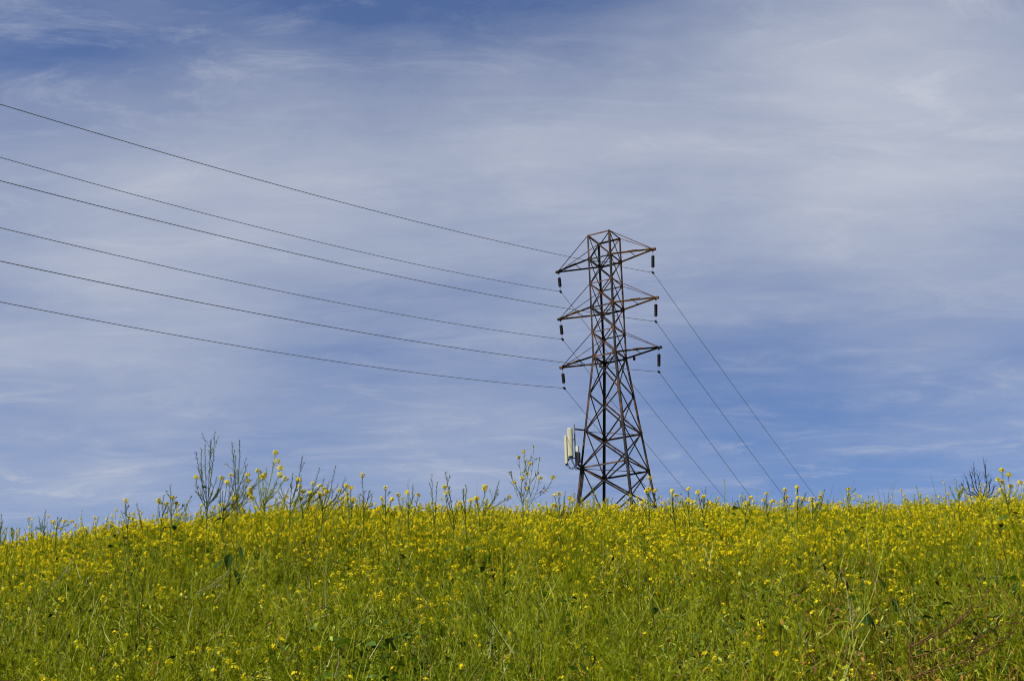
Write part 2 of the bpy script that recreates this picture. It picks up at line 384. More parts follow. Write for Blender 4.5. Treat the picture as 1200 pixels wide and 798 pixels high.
# insulator strings hang from the arm tips
LEVN = {1: 'top', 3: 'middle', 5: 'bottom'}
BOT = {}
for (lev, s), tip in TIP.items():
    top = tip+np.array([0, 0, -.17])
    bot = tip+(E2*(.10 if s < 0 else -.10))+np.array([0, 0, -1.62 if s < 0 else -1.80])
    BOT[(lev, s)] = bot
    ins = empty('insulator_string', top)
    tag(ins, f'dark insulator string hanging from the {"left" if s < 0 else "right"} {LEVN[lev]} arm of the tower', 'insulator', 'insulator strings on the tower arms')
    ax = bot-top; L_ = np.linalg.norm(ax); ax = ax/L_
    b = MB(); b.tube([top, top+ax*.32], .02, 6); b.tube([bot-ax*.40, bot], .02, 6); b.build('link_rod', M['fitting'], ins, top)
    nd = 11; s0 = .33; s1 = L_-.42; st = (s1-s0)/nd
    for j in range(nd):
        b = MB(); b.lathe(top+ax*(s0+j*st), ax, [(.09, 0), (.10, .01), (.112, .022), (.125, .034), (.125, .052), (.112, .066), (.093, .072), (.09, st)], 12)
        b.build('insulator_disc', M['porcelain'], ins, top, smooth=True)
    b = MB(); b.box(bot, (G2, E2, (0, 0, 1)), (.16, .045, .055)); b.box(bot-np.array([0, 0, .07]), (G2, E2, (0, 0, 1)), (.07, .03, .03)); b.build('suspension_clamp', M['porcelain'], ins, top)

# conductors: one long catenary each, over the left of the photo and down beyond the ridge
SL = {(1, 1): (.2746, 6.57e-4), (1, -1): (.2569, 7.49e-4), (3, 1): (.2621, 6.49e-4), (3, -1): (.2452, 7.07e-4), (5, 1): (.2527, 6.75e-4), (5, -1): (.2383, 7.26e-4)}
SR = {(1, 1): -.326, (1, -1): -.338, (3, 1): -.337, (3, -1): -.340, (5, 1): -.356, (5, -1): -.345}
for key, bot in BOT.items():
    lev, s = key; b = MB(); pts = []
    m1, q1 = SL[key]
    for t in list(np.linspace(-330, -80, 60))+list(np.linspace(-78, 0, 60)):
        pts.append(bot+G2*t+np.array([0, 0, m1*t+q1*t*t]))
    for t in np.linspace(2, 420, 150):
        pts.append(bot+G2*t+np.array([0, 0, SR[key]*t+7e-4*t*t]))
    b.tube(pts, .017, 5)
    o = b.build('power_line', M['wire'], None, bot, smooth=True); o.location = bot
    tag(o, f'thin dark conductor clamped under the {"left" if s < 0 else "right"} {LEVN[lev]} insulator of the tower', 'power line', 'conductors strung through the tower')

# cell antenna on the left leg
AB = np.array([4.25, 104.0, 28.2])
ant = empty('cell_antenna', AB)
tag(ant, 'pale twin panel antenna on a pole bracketed to the left leg of the tower', 'antenna')
Zu = np.array([0, 0, 1.])
def panel(cx_, z0, z1, w, d, face):
    f = np.array([math.sin(face), math.cos(face), 0.])*-1; sd = np.array([-f[1], f[0], 0.])
    b = MB(); n_ = 10; prof = []
    for q in range(n_+1):
        a = math.pi*q/n_; prof.append(sd*math.cos(a)*w+f*(math.sin(a)**.6)*d)
    prof = [sd*w-f*.03]+prof+[-sd*w-f*.03]; k = len(prof); c_ = np.array(cx_)
    zs = [(z0, .88), (z0+.05, 1), (z1-.05, 1), (z1, .86)]
    for z_, sc_ in zs: b.v += [np.array([c_[0], c_[1], z_])+q*sc_ for q in prof]
    for i in range(3):
        for q in range(k):
            r = (q+1) % k; b.f.append((i*k+q, i*k+r, (i+1)*k+r, (i+1)*k+q)); b.m.append(0)
    b.f.append(tuple(range(k))[::-1]); b.m.append(1); b.f.append(tuple(3*k+q for q in range(k))); b.m.append(0)  # only the bottom cap takes the darker grey
    o = b.build('antenna_panel', [M['panel'], M['panelbottom']], ant, AB)
    bb = MB(); 
    for z_ in (z0+.3, z1-.3): bb.box(np.array([c_[0], c_[1], z_])-f*.09, (sd, f, Zu), (w*.5, .06, .05))
    bb.box(np.array([c_[0], c_[1], z0-.05]), (sd, f, Zu), (w*.8, d*.45, .04))
    bb.build('mounting_bracket', M['cable'], o, AB)
panel((3.61, 104.22, 0), 28.62, 30.68, .16, .10, R(62))
panel((3.90, 103.85, 0), 29.05, 31.10, .19, .13, R(18))
b = MB(); b.tube([(4.24, 104.05, 28.35), (4.24, 104.05, 31.45)], .045, 8, cap=True); b.build('pole', M['fitting'], ant, AB)
b = MB(); b.angle((4.24, 104.05, 31.12), node(7, 0)+Zu*.05, .12, .02, (0, 0, -1)); b.angle((4.24, 104.05, 28.3), node(8, 0)-Zu*.2, .12, .02, (0, 0, 1)); b.tube([(3.5, 104.25, 30.3), (4.25, 104.05, 30.35)], .035, 6); b.tube([(3.5, 104.25, 28.95), (4.25, 104.05, 29.0)], .035, 6); b.build('bracket_arm', M['cable'], ant, AB)
b = MB(); b.box((4.36, 103.9, 29.6), (E2, G2, Zu), (.11, .09, .2)); b.build('radio_box', M['radio'], ant, AB)
b = MB(); b.box((4.42, 103.92, 28.98), (E2, G2, Zu), (.13, .10, .36)); b.box((4.36, 103.92, 28.52), (E2, G2, Zu), (.1, .1, .08)); b.build('filter_box', M['cable'], ant, AB)
for (q0, q1, sag) in (((3.56, 104.2, 28.6), (4.35, 104, 28.75), .42), ((3.7, 104.2, 28.6), (4.3, 104, 28.5), .34), ((3.88, 103.85, 29.0), (4.38, 103.95, 28.7), .38), ((3.98, 103.85, 29.0), (4.45, 104.0, 28.3), .5)):
    q0, q1 = np.array(q0), np.array(q1); pts = [q0+(q1-q0)*t-Zu*sag*math.sin(math.pi*min(1, t*1.05))**.8 if t < .95 else q1 for t in np.linspace(0, 1, 12)]
    b = MB(); b.tube(pts, .022, 6); b.build('cable', M['cable'], ant, AB)
leg8, leg10 = node(8, 0), node(10, 0)
b = MB()
for j in range(5):
    o_ = E2*(.10+.045*j)+G2*(-.04+.03*(j % 2))
    pts = [np.array([4.40, 104.0, 28.45+.03*j]), leg8-Zu*.15+o_, leg8+(leg10-leg8)*.2+o_*1.1, leg8+(leg10-leg8)*.6+o_*.9, leg10+o_]
    b.tube(pts, .035, 6)
b.build('cable_bundle', M['cable'], ant, AB)

# ------------------------------------------------------------------ plants
def rv(r, a=1.0): return np.array([r.uniform(-a, a), r.uniform(-a, a), r.uniform(-a, a)])
def norm(v): return v/(np.linalg.norm(v)+1e-9)
def flower(b, r, c, nrm, size, m):
    nrm = norm(nrm); ref = norm(np.cross(nrm, rv(r)+np.array([.01, .2, .1]))); w = np.cross(nrm, ref)
    for k in range(4):
        a = k*math.pi/2+r.uniform(-.2, .2); d = ref*math.cos(a)+w*math.sin(a); e = -ref*math.sin(a)+w*math.cos(a); up = nrm*size*r.uniform(.05, .5)
        b.quad(c, c+d*size*.6+e*size*.38+up*.6, c+d*size*1.0+up, c+d*size*.6-e*size*.38+up*.6, m)
def head(b, r, c, ax, rad, nf, mp, mb_, fs=.0065):
    ax = norm(ax)
    for k in range(nf):
        d = norm(rv(r)+ax*r.uniform(-.2, .9)); flower(b, r, c+d*rad*np.array([1, 1, .75])*r.uniform(.55, 1.05), norm(d+ax*.3), fs*r.uniform(.8, 1.25), mp)
    for k in range(5):
        d = norm(rv(r)*.6+ax); q = c+d*rad*.35; b.tube([q, q+d*.006], [.0022, .0006], 3, mb_)
def pods(b, r, pts, n, L, m, spread=.8, w=.0017):
    pts = np.array(pts); seg = len(pts)-1
    for k in range(n):
        f = (k+r.random())/n*seg; i = min(int(f), seg-1); c = pts[i]+(pts[i+1]-pts[i])*(f-i); t = norm(pts[i+1]-pts[i])
        d = norm(t+norm(np.cross(t, rv(r)))*spread*r.uniform(.6, 1.5)); s = norm(np.cross(d, rv(r)))*w; l = L*r.uniform(.6, 1.3)
        b.tri(c-s, c+s, c+d*l, m)
        q = norm(np.cross(d, s))*w; b.tri(c-q+d*l*.15, c+q+d*l*.15, c+d*l, m)
def leaf(b, r, c, d, L, W, m, lobes=True):
    d = norm(d); s = norm(np.cross(d, np.array([0, 0, 1.])+rv(r, .4))); up = np.cross(s, d)
    st = [(0, .03), (.18, .5), (.38, .95), (.6, 1.0), (.82, .6), (1, .03)]
    prev = None
    for (t, w) in st:
        w = w*(r.uniform(.75, 1.1) if lobes else 1)
        p = c+d*L*t-np.array([0, 0, 1.])*L*.35*t*t; l_ = p+s*W*w+up*W*.25*w; r_ = p-s*W*w+up*W*.25*w
        if prev: b.quad(prev[0], prev[1], p, l_, m); b.quad(prev[1], prev[2], r_, p, m)
        prev = (l_, p, r_)
def curve(p, q, bow, n=5):
    p, q = np.asarray(p, float), np.asarray(q, float); return [p+(q-p)*t+bow*math.sin(math.pi*t) for t in np.linspace(0, 1, n)]

PM = ['stem', 'pod', 'leaf', 'petal', 'bud', 'darkleaf', 'straw', 'brown', 'grass', 'redstem', 'palestem']
PMAT = [M[k] for k in PM]; ix = {k: i for i, k in enumerate(PM)}
def mustard_variant(seed, h, nb, pflower, nf, npod, leaves, tilt=.12, hue='stem'):
    r = random.Random(seed); b = MB(); st = ix[hue]; pd = ix['pod'] if hue == 'stem' else st
    top = np.array([r.uniform(-tilt, tilt), r.uniform(-tilt, tilt), h]); main = curve((0, 0, -.05), top, rv(r, .03), 7)
    b.tube(main, [.0048, .0045, .004, .0035, .0028, .002, .0013], 4, st)
    tips = [(main[-2], main[-1], .0016)]
    for k in range(nb):
        f = r.uniform(.25, .93); i = min(int(f*6), 5); c = main[i]+(main[i+1]-main[i])*(f*6-i)
        a = r.uniform(0, 6.28); L = min((h-c[2])*r.uniform(.75, 1.12)+.08, .62); sp = r.uniform(.2, .6)
        e = c+np.array([math.cos(a)*sp*L, math.sin(a)*sp*L, L*.92]); br = curve(c, e, np.array([math.cos(a), math.sin(a), -.6])*L*.12, 5)
        b.tube(br, [.0028, .0024, .002, .0016, .0011], 3, st); tips.append((br, None, 0))
        for q in range(r.randint(0, 2)):
            j = r.randint(1, 3); a2 = a+r.uniform(-1.4, 1.4); L2 = L*r.uniform(.3, .6); e2 = br[j]+np.array([math.cos(a2)*.35*L2, math.sin(a2)*.35*L2, L2])
            b2 = curve(br[j], e2, np.array([math.cos(a2), math.sin(a2), 0])*L2*.1, 4); b.tube(b2, [.0019, .0016, .0013, .0009], 3, st); tips.append((b2, None, 0))
    for t in tips:
        pts = main[-3:] if t[1] is not None else t[0]
        e = pts[-1]; ax = norm(pts[-1]-pts[-2])
        pods(b, r, pts[len(pts)//3:], npod, .030, pd, .8, .0023)
        if r.random() < pflower: head(b, r, e, ax, r.uniform(.010, .017), nf, ix['petal'], ix['bud'], .0070)
        else: head(b, r, e, ax, .006, 0, ix['petal'], ix['bud'])
    for k in range(leaves):
        f = r.uniform(.1, .8); i = min(int(f*6), 5); c = main[i]; a = r.uniform(0, 6.28)
        L = r.uniform(.05, .11)*(1.2-f*.6); leaf(b, r, c, np.array([math.cos(a), math.sin(a), r.uniform(.1, .8)]), L, L*.28, ix['leaf'] if r.random() < .88 else ix['darkleaf'])
    return b
def grass_variant(seed, n, h, mats, rad=.13, wdt=.0042):
    r = random.Random(seed); b = MB()
    for k in range(n):
        a = r.uniform(0, 6.28); c = np.array([math.cos(a)*rad*r.random(), math.sin(a)*rad*r.random(), 0]); L = h*r.uniform(.5, 1.1); ln = r.uniform(.1, .7)*L; a = r.uniform(0, 6.28)
        d = np.array([math.cos(a), math.sin(a), 0]); s = np.array([-d[1], d[0], 0])*wdt*r.uniform(.6, 1.4); prev = None; m = ix[r.choice(mats)]
        for t in (0, .35, .7, 1):
            p = c+d*ln*t*t+np.array([0, 0, L*(t-.22*t*t*t)]); w = s*(1-t*.92)
            if prev is not None: b.quad(prev[0], prev[1], p+w, p-w, m)
            prev = (p-w, p+w)
    return b
def leafy_variant(seed, n, h, mats=('leaf', 'leaf', 'grass', 'darkleaf'), lo=.02):
    r = random.Random(seed); b = MB()
    for k in range(n):
        a = r.uniform(0, 6.28); c = np.array([r.uniform(-.12, .12), r.uniform(-.12, .12), r.uniform(lo, h)]); L = r.uniform(.035, .085)
        leaf(b, r, c, np.array([math.cos(a), math.sin(a), r.uniform(0, 1.2)]), L, L*.3, ix[r.choice(mats)])
    for k in range(6):
        c = np.array([r.uniform(-.1, .1), r.uniform(-.1, .1), 0]); b.tube(curve(c, c+np.array([r.uniform(-.1, .1), r.uniform(-.1, .1), h]), rv(r, .03), 4), .002, 3, ix['stem'])
    return b
def fleck_variant(seed, n, mats, lo=.45, hi=.97, size=(.014, .042)):
    """a loose spray of small leaves and bits of stem near the top of the crop, turned every way"""
    r = random.Random(seed); b = MB()
    for k in range(n):
        c = np.array([r.uniform(-.16, .16), r.uniform(-.16, .16), r.uniform(lo, hi)]); d = norm(rv(r)+np.array([0, 0, .25])); L = r.uniform(*size); m = ix[r.choice(mats)]
        s_ = norm(np.cross(d, rv(r)))*L*r.uniform(.08, .22); b.quad(c, c+d*L*.5+s_, c+d*L, c+d*L*.5-s_, m)
        if k % 3 == 0:
            e = norm(rv(r)+np.array([0, 0, .7])); l2 = r.uniform(.05, .16); b.tube([c, c+e*l2*.5+rv(r, .006), c+e*l2], [.0016, .0014, .0007], 3, ix[r.choice(['stem', 'pod', 'straw', 'palestem', 'palestem', 'redstem'])])  # pale stem colours imitate the specular glint on thin stems
    for k in range(3):
        c = np.array([r.uniform(-.1, .1), r.uniform(-.1, .1), 0]); b.tube(curve(c, c+np.array([r.uniform(-.2, .2), r.uniform(-.2, .2), hi*.9]), rv(r, .04), 5), .0024, 3, ix['stem'])
    return b
def straw_variant(seed, h, mat):
    r = random.Random(seed); b = MB(); a = r.uniform(0, 6.28); ln = r.uniform(.3, .9)*h
    m_ = curve((0, 0, 0), (math.cos(a)*ln, math.sin(a)*ln, h), rv(r, .06), 6); b.tube(m_, [.003, .0028, .0025, .0022, .0017, .0012], 4, ix[mat])
    for k in range(r.randint(2, 5)):
        i = r.randint(2, 4); e = m_[i]+norm(m_[5]-m_[0]+rv(r, .5*h))*h*r.uniform(.2, .45); bb = curve(m_[i], e, rv(r, .02), 4); b.tube(bb, [.0018, .0015, .0012, .0008], 3, ix[mat]); pods(b, r, bb, 8, .016, ix[mat])
    return b
def brown_variant(seed):
    r = random.Random(seed); b = MB()
    for k in range(26):
        c = np.array([r.uniform(-.12, .12), r.uniform(-.12, .12), r.uniform(.3, .92)]); d = rv(r)+np.array([0, 0, .2]); leaf(b, r, c, d, r.uniform(.015, .040), .007, ix[r.choice(['brown', 'brown', 'brown', 'redstem'])])
    for k in range(2):
        c = np.array([r.uniform(-.08, .08), r.uniform(-.08, .08), 0]); b.tube(curve(c, c+np.array([r.uniform(-.2, .2), r.uniform(-.2, .2), .85]), rv(r, .08), 5), .0014, 3, ix['brown'])
    return b

def var_obj(name, b):                          # mesh only: used by the ground-cover objects' node groups
    me = bpy.data.meshes.new(name); me.from_pydata([tuple(v) for v in b.v], [], b.f)
    for q in PMAT: me.materials.append(q)
    me.polygons.foreach_set('material_index', b.m); me.update(); return bpy.data.objects.new(name, me)

def scatter(name, variants, pts, rot, scl, seed, label, cat):
    """one ground-cover object: plants copied by geometry nodes onto its own points"""
    me = bpy.data.meshes.new(name); me.vertices.add(len(pts)); me.vertices.foreach_set('co', np.asarray(pts, np.float32).ravel())
    a = me.attributes.new('rot', 'FLOAT_VECTOR', 'POINT'); a.data.foreach_set('vector', np.asarray(rot, np.float32).ravel())
    a = me.attributes.new('scl', 'FLOAT_VECTOR', 'POINT'); a.data.foreach_set('vector', np.asarray(scl, np.float32).ravel())
    for q in PMAT: me.materials.append(q)
    o = bpy.data.objects.new(name, me); COL.objects.link(o); tag(o, label, cat, kind='stuff')
    ng = bpy.data.node_groups.new(name+'_nodes', 'GeometryNodeTree')
    ng.interface.new_socket('Geometry', in_out='INPUT', socket_type='NodeSocketGeometry'); ng.interface.new_socket('Geometry', in_out='OUTPUT', socket_type='NodeSocketGeometry')
    N = ng.nodes; gi = N.new('NodeGroupInput'); go = N.new('NodeGroupOutput'); iop = N.new('GeometryNodeInstanceOnPoints'); jn = N.new('GeometryNodeJoinGeometry')
    for v in variants:
        oi = N.new('GeometryNodeObjectInfo'); oi.inputs['Object'].default_value = v; oi.inputs['As Instance'].default_value = False; oi.transform_space = 'ORIGINAL'
        g2 = N.new('GeometryNodeGeometryToInstance'); ng.links.new(oi.outputs['Geometry'], g2.inputs[0]); ng.links.new(g2.outputs[0], jn.inputs[0])
    for an, sock in (('rot', 'Rotation'), ('scl', 'Scale')):
        na = N.new('GeometryNodeInputNamedAttribute'); na.data_type = 'FLOAT_VECTOR'; na.inputs[0].default_value = an; ng.links.new(na.outputs[0], iop.inputs[sock])
    ng.links.new(gi.outputs[0], iop.inputs['Points']); ng.links.new(jn.outputs[0], iop.inputs['Instance']); iop.inputs['Pick Instance'].default_value = True
    rv_ = N.new('FunctionNodeRandomValue'); rv_.data_type = 'INT'
    for s_ in rv_.inputs:
        if s_.type == 'INT' and s_.name == 'Min': s_.default_value = 0
        if s_.type == 'INT' and s_.name == 'Max': s_.default_value = len(variants)-1
        if s_.name == 'Seed': s_.default_value = seed
    out = [q for q in rv_.outputs if q.type == 'INT'][0]
    ng.links.new(out, iop.inputs['Instance Index']); ng.links.new(iop.outputs[0], go.inputs[0])
    md = o.modifiers.new('cover', 'NODES'); md.node_group = ng
    return o

rs = np.random.default_rng(5)
def area(n, y0, y1, half0=1.2, k=.42):
    """n random spots in the wedge of hillside in front, even in density"""
    y = rs.uniform(y0, y1, n*3); keep = rs.random(n*3) < (half0+k*y)/(half0+k*y1); y = y[keep][:n]; x = rs.uniform(-1, 1, len(y))*(half0+k*y); return x, y
def worn(x, y):
    """1 where the green growth has died back and brown weeds show"""
    return np.clip(((x/y > .17)*(y < 7.8))*lump(x, y, 2.2, 4.)*1.25+.35*((x/y > .08)*(y < 6.2)), 0, 1)
def clump(x, y):
    """0..1: uneven growth, knots of plants 0.4 to 1.5 m across with hollows between"""
    v = np.zeros(len(x)); g = np.random.default_rng(9)
    for k in range(14):
        a = g.uniform(0, 6.283); f = g.uniform(2.2, 9.5); v += np.sin((x*math.cos(a)+y*math.sin(a))*f+g.uniform(0, 6.283))/math.sqrt(7)
    return np.clip(.5+.33*v, 0, 1)
def place(x, y, zs=(.95, 1.05), tilt=.06, wid=(.85, 1.15), dz=0, thin=.85):
    if thin:
        k_ = rs.random(len(x)) > worn(x, y)*thin; x, y = x[k_], y[k_]
    n_ = len(x); pts = np.stack([x, y, ground(x, y)+dz], 1)
    tl = tilt+np.clip((8.0-y)/3.0, 0, 1)*.22
    rot = np.stack([rs.normal(0, 1, n_)*tl, rs.normal(0, 1, n_)*tl, rs.uniform(0, 6.283, n_)], 1)
    w_ = rs.uniform(*wid, n_)
    hump = 1+(clump(x, y)-.5)*2*np.interp(y, [2, 5, 8, 11], [.05, .15, .12, .05])-np.interp(y, [5, 8, 11], [.03, .02, 0])
    scl = np.stack([w_, w_, rs.normal((zs[0]+zs[1])/2, (zs[1]-zs[0])/2, n_)*hump], 1); return pts, rot, scl
def lump(x, y, f=1.0, ph=0.): return .5+.25*(np.sin(x*f*1.7+ph)+np.sin(y*f*1.3+x*f*.8+ph*2))+0*x

fl_v = [var_obj('mustard_bloom', mustard_variant(100+i, rnd.uniform(.84, .98), rnd.randint(8, 11), .80, 9, 12, 4)) for i in range(8)]
gr_v = [var_obj('mustard_green', mustard_variant(200+i, rnd.uniform(.80, .98), rnd.randint(7, 11), .10, 6, 22, 7, .18)) for i in range(8)]
tg_v = [var_obj('mustard_tangle', mustard_variant(250+i, rnd.uniform(.86, 1.05), rnd.randint(9, 13), .06, 6, 20, 5, .42)) for i in range(6)]
gs_v = [var_obj('grass_tuft', grass_variant(300+i, 20, rnd.uniform(.6, .85), ['grass', 'pod', 'leaf', 'pod', 'straw', 'stem'] if i % 2 else ['grass', 'grass', 'leaf', 'stem', 'leaf', 'darkleaf'])) for i in range(6)]
lf_v = [var_obj('leafy_weed', leafy_variant(400+i, 34, .72)) for i in range(5)]
fk_v = [var_obj('leaf_spray', fleck_variant(700+i, 100, (['pod', 'stem', 'palestem', 'leaf', 'grass', 'darkleaf', 'leaf', 'darkleaf'] if i % 3 else ['pod', 'palestem', 'brown', 'leaf', 'darkleaf', 'redstem']))) for i in range(8)]
dk_v = [var_obj('leafy_mustard', leafy_variant(450+i, 40, .95, ('leaf', 'darkleaf', 'leaf', 'leaf'), .40)) for i in range(5)]
st_v = [var_obj('dry_stalk', straw_variant(500+i, rnd.uniform(.7, 1.0), 'straw' if i % 4 else 'redstem')) for i in range(8)]
ps_v = [var_obj('pale_stem', straw_variant(800+i, rnd.uniform(.86, 1.04), 'palestem')) for i in range(7)]
br_v = [var_obj('withered_weed', brown_variant(600+i)) for i in range(4)]

def density_pick(x, y, f0):                      # how far up the slope the flowers get thick
    return np.clip(f0+(y-6.6)/3.0, .04, 1.5)*np.clip(.42+1.3*lump(x, y, .9, 1.), .35, 1.3)
xc, yc = area(3200, 8.8, 15.5); x, y = area(4600, 2.2, 19)
x, y = np.concatenate([x, xc]), np.concatenate([y, yc])
keep = rs.random(len(x)) < np.clip(.12+1.5*clump(x, y), 0, 1); x, y = x[keep], y[keep]
bloom = rs.random(len(x)) < density_pick(x, y, .02)
x2, y2 = area(6000, 19, 112, 3, .40); xb = np.concatenate([x[bloom], x2]); yb = np.concatenate([y[bloom], y2])
scatter('mustard_flowers', fl_v, *place(xb, yb, (.96, 1.03)), 1, 'mass of yellow flowering mustard covering the slope up to the ridge', 'mustard flowers')
xg, yg = x[~bloom], y[~bloom]; xg2, yg2 = area(300, 2.2, 12)
xe, ye = area(300, 8.5, 15)
scatter('mustard_tips', gr_v[:5]+fl_v[:3], *place(xe, ye, (1.04, 1.12), .08), 8, 'sparse taller mustard tips poking up along the crest of the field', 'mustard tips')
scatter('mustard_stems', gr_v, *place(np.concatenate([xg, xg2]), np.concatenate([yg, yg2]), (.90, 1.0), .1), 2, 'tangle of green seeding mustard stems between the flowers', 'green stems')
x, y = area(1000, 2.2, 9.5)
scatter('tangled_stems', tg_v, *place(x, y, (.84, .98), .3), 7, 'leaning criss-crossing light green stems low on the slope', 'green stems')
x, y = area(1900, 3.0, 12.5); xn, yn = area(700, 3.0, 8.5); x, y = np.concatenate([x, xn]), np.concatenate([y, yn])
scatter('small_leaves', fk_v, *place(x, y, (.86, 1.02), .2), 9, 'loose small leaves and pods filling the top of the mustard crop', 'small leaves')
x, y = area(1500, 7.0, 20)
scatter('grass', gs_v, *place(x, y, (.60, .88), .14), 3, 'long green grass filling the slope between the mustard', 'grass')
x, y = area(1900, 2.2, 15)
scatter('leafy_weeds', lf_v, *place(x, y, (.45, .8), .1), 4, 'low leafy green weeds under the mustard', 'weeds')
x, y = area(2600, 3.2, 13); k_ = lump(x, y, 1.5, 2.3)+.25*(clump(x, y)-.5) > .70; x, y = x[k_], y[k_]
scatter('broadleaf_clumps', dk_v, *place(x, y, (.88, 1.04), .1), 11, 'darker leafy clumps of mustard between the bright stems', 'leafy clumps')
x, y = area(1300, 5.6, 15)
scatter('pale_stems', ps_v, *place(x, y, (.88, 1.0), .16), 10, 'light green bare stems leaning through the mustard', 'green stems')
x, y = area(420, 5.6, 13)
scatter('dry_stalks', st_v, *place(x, y, (.88, 1.02), .25), 5, 'pale dry stalks lying across the greenery', 'dry stalks')
x, y = area(2600, 4.6, 9); keep = rs.random(len(x)) < .012+worn(x, y)
scatter('withered_weeds', br_v, *place(x[keep], y[keep], (.95, 1.08), .12, thin=0), 6, 'patches of withered reddish brown weeds low in the field', 'dead weeds')

# ------------------------------------------------------------------ single plants that stand out
def at(px, py, y):
    d = img_dir(px, py); return np.array(d)*(y/d.y)
def wild_plant(name, label, cat, d, base, fork, tips, stem='skystem', group=None, leaves=(), r_main=.0036, seed=0, npod=22, podL=.026, wide=.6, hs=1.0, extra=0):
    """base/fork/tips: where the plant stands and how it branches; tips carry 'f' flowers, 's' seed pods and buds, 'b' bare"""
    r = random.Random(seed+int(base*7)); fk = at(fork[0], fork[1], d); bx = at(base, fork[1], d); z = gz(bx[0], d); B = np.array([bx[0], d, z])
    root = empty(name, B); tag(root, label, cat, group)
    mt = [M[stem]]
    allm = curve(B-np.array([0, 0, .03]), fk, rv(r, .02), 10); low = allm[:9]; main = allm[8:]
    sm = MB(); sm.tube(main, list(np.linspace(r_main*.9, r_main*.75, len(main))), 5); brs = []
    ew, eh = (24, 36) if extra > 2 else (9, 15)
    tips = list(tips)+[(fork[0]+r.uniform(-ew, ew)+(9 if extra > 2 else 0), fork[1]-r.uniform(eh*.2, eh), r.choice('sssf')) for _ in range(extra)]
    for (tx, ty, kind) in tips:
        e = at(tx, ty, d+r.uniform(-.12, .12)); L = np.linalg.norm(e-fk)
        q = main[-1] if r.random() < .5 or len(tips) == 1 else main[0]+(main[-1]-main[0])*r.uniform(.3, 1)
        side = e-fk; side[2] = 0
        br = curve(q, e, side*.12+np.array([0, 0, -.02*L])+rv(r, .006), 8); sm.tube(br, list(np.linspace(r_main*.62, .0009, 8)), 4); brs.append((br, kind, L))
        if kind != 'b':
            for k in range(int(L/.11)):
                i = r.randint(2, 5); sd = norm(norm(e-q)+rv(r, .55)); l2 = L*r.uniform(.15, .32); b2 = curve(br[i], br[i]+sd*l2, rv(r, .004), 4); sm.tube(b2, [.0011, .001, .0008, .0006], 3); brs.append((b2, 's' if r.random() < .8 else kind, l2*.5))
    sm.build('stem', mt, root, B)
    lw = MB(); lw.tube(low, list(np.linspace(r_main*1.3, r_main*.9, len(low))), 5); lw.build('lower_stem', [M['stem' if stem == 'skystem' else stem]], root, B)
    pb = MB()
    for br, kind, L in brs:
        if kind in 'sf': pods(pb, r, br[len(br)//4:], max(5, int(npod*min(L/.25, 1.6))), podL, 0, wide, .0015)
    if pb.f: pb.build('seed_pods', [M['pod' if stem == 'stem' else stem]], root, B)
    for br, kind, L in brs:
        e = br[-1]; ax = norm(br[-1]-br[-2])
        if kind == 'f': hb = MB(); head(hb, r, e, ax, r.uniform(.014, .020)*hs, 17, 0, 1, .0085*hs); hb.build('flower_head', [M['petal'], M['bud']], root, B)
        elif kind == 's': hb = MB(); head(hb, r, e, ax, .007, 1 if r.random() < .35 else 0, 0, 1, .005); hb.build('bud_cluster', [M['petal'], M['bud']], root, B)
    for (lx, ly, L, dirx, dz) in leaves:
        c = at(lx, ly, d-.02); lb = MB(); leaf(lb, r, c, np.array([dirx, -.3, dz]), L, L*.36, 0); lb.build('leaf', [M['darkleaf']], root, B)
    return root
TALL = 'mustard plants rising above the field'
k_ = 0
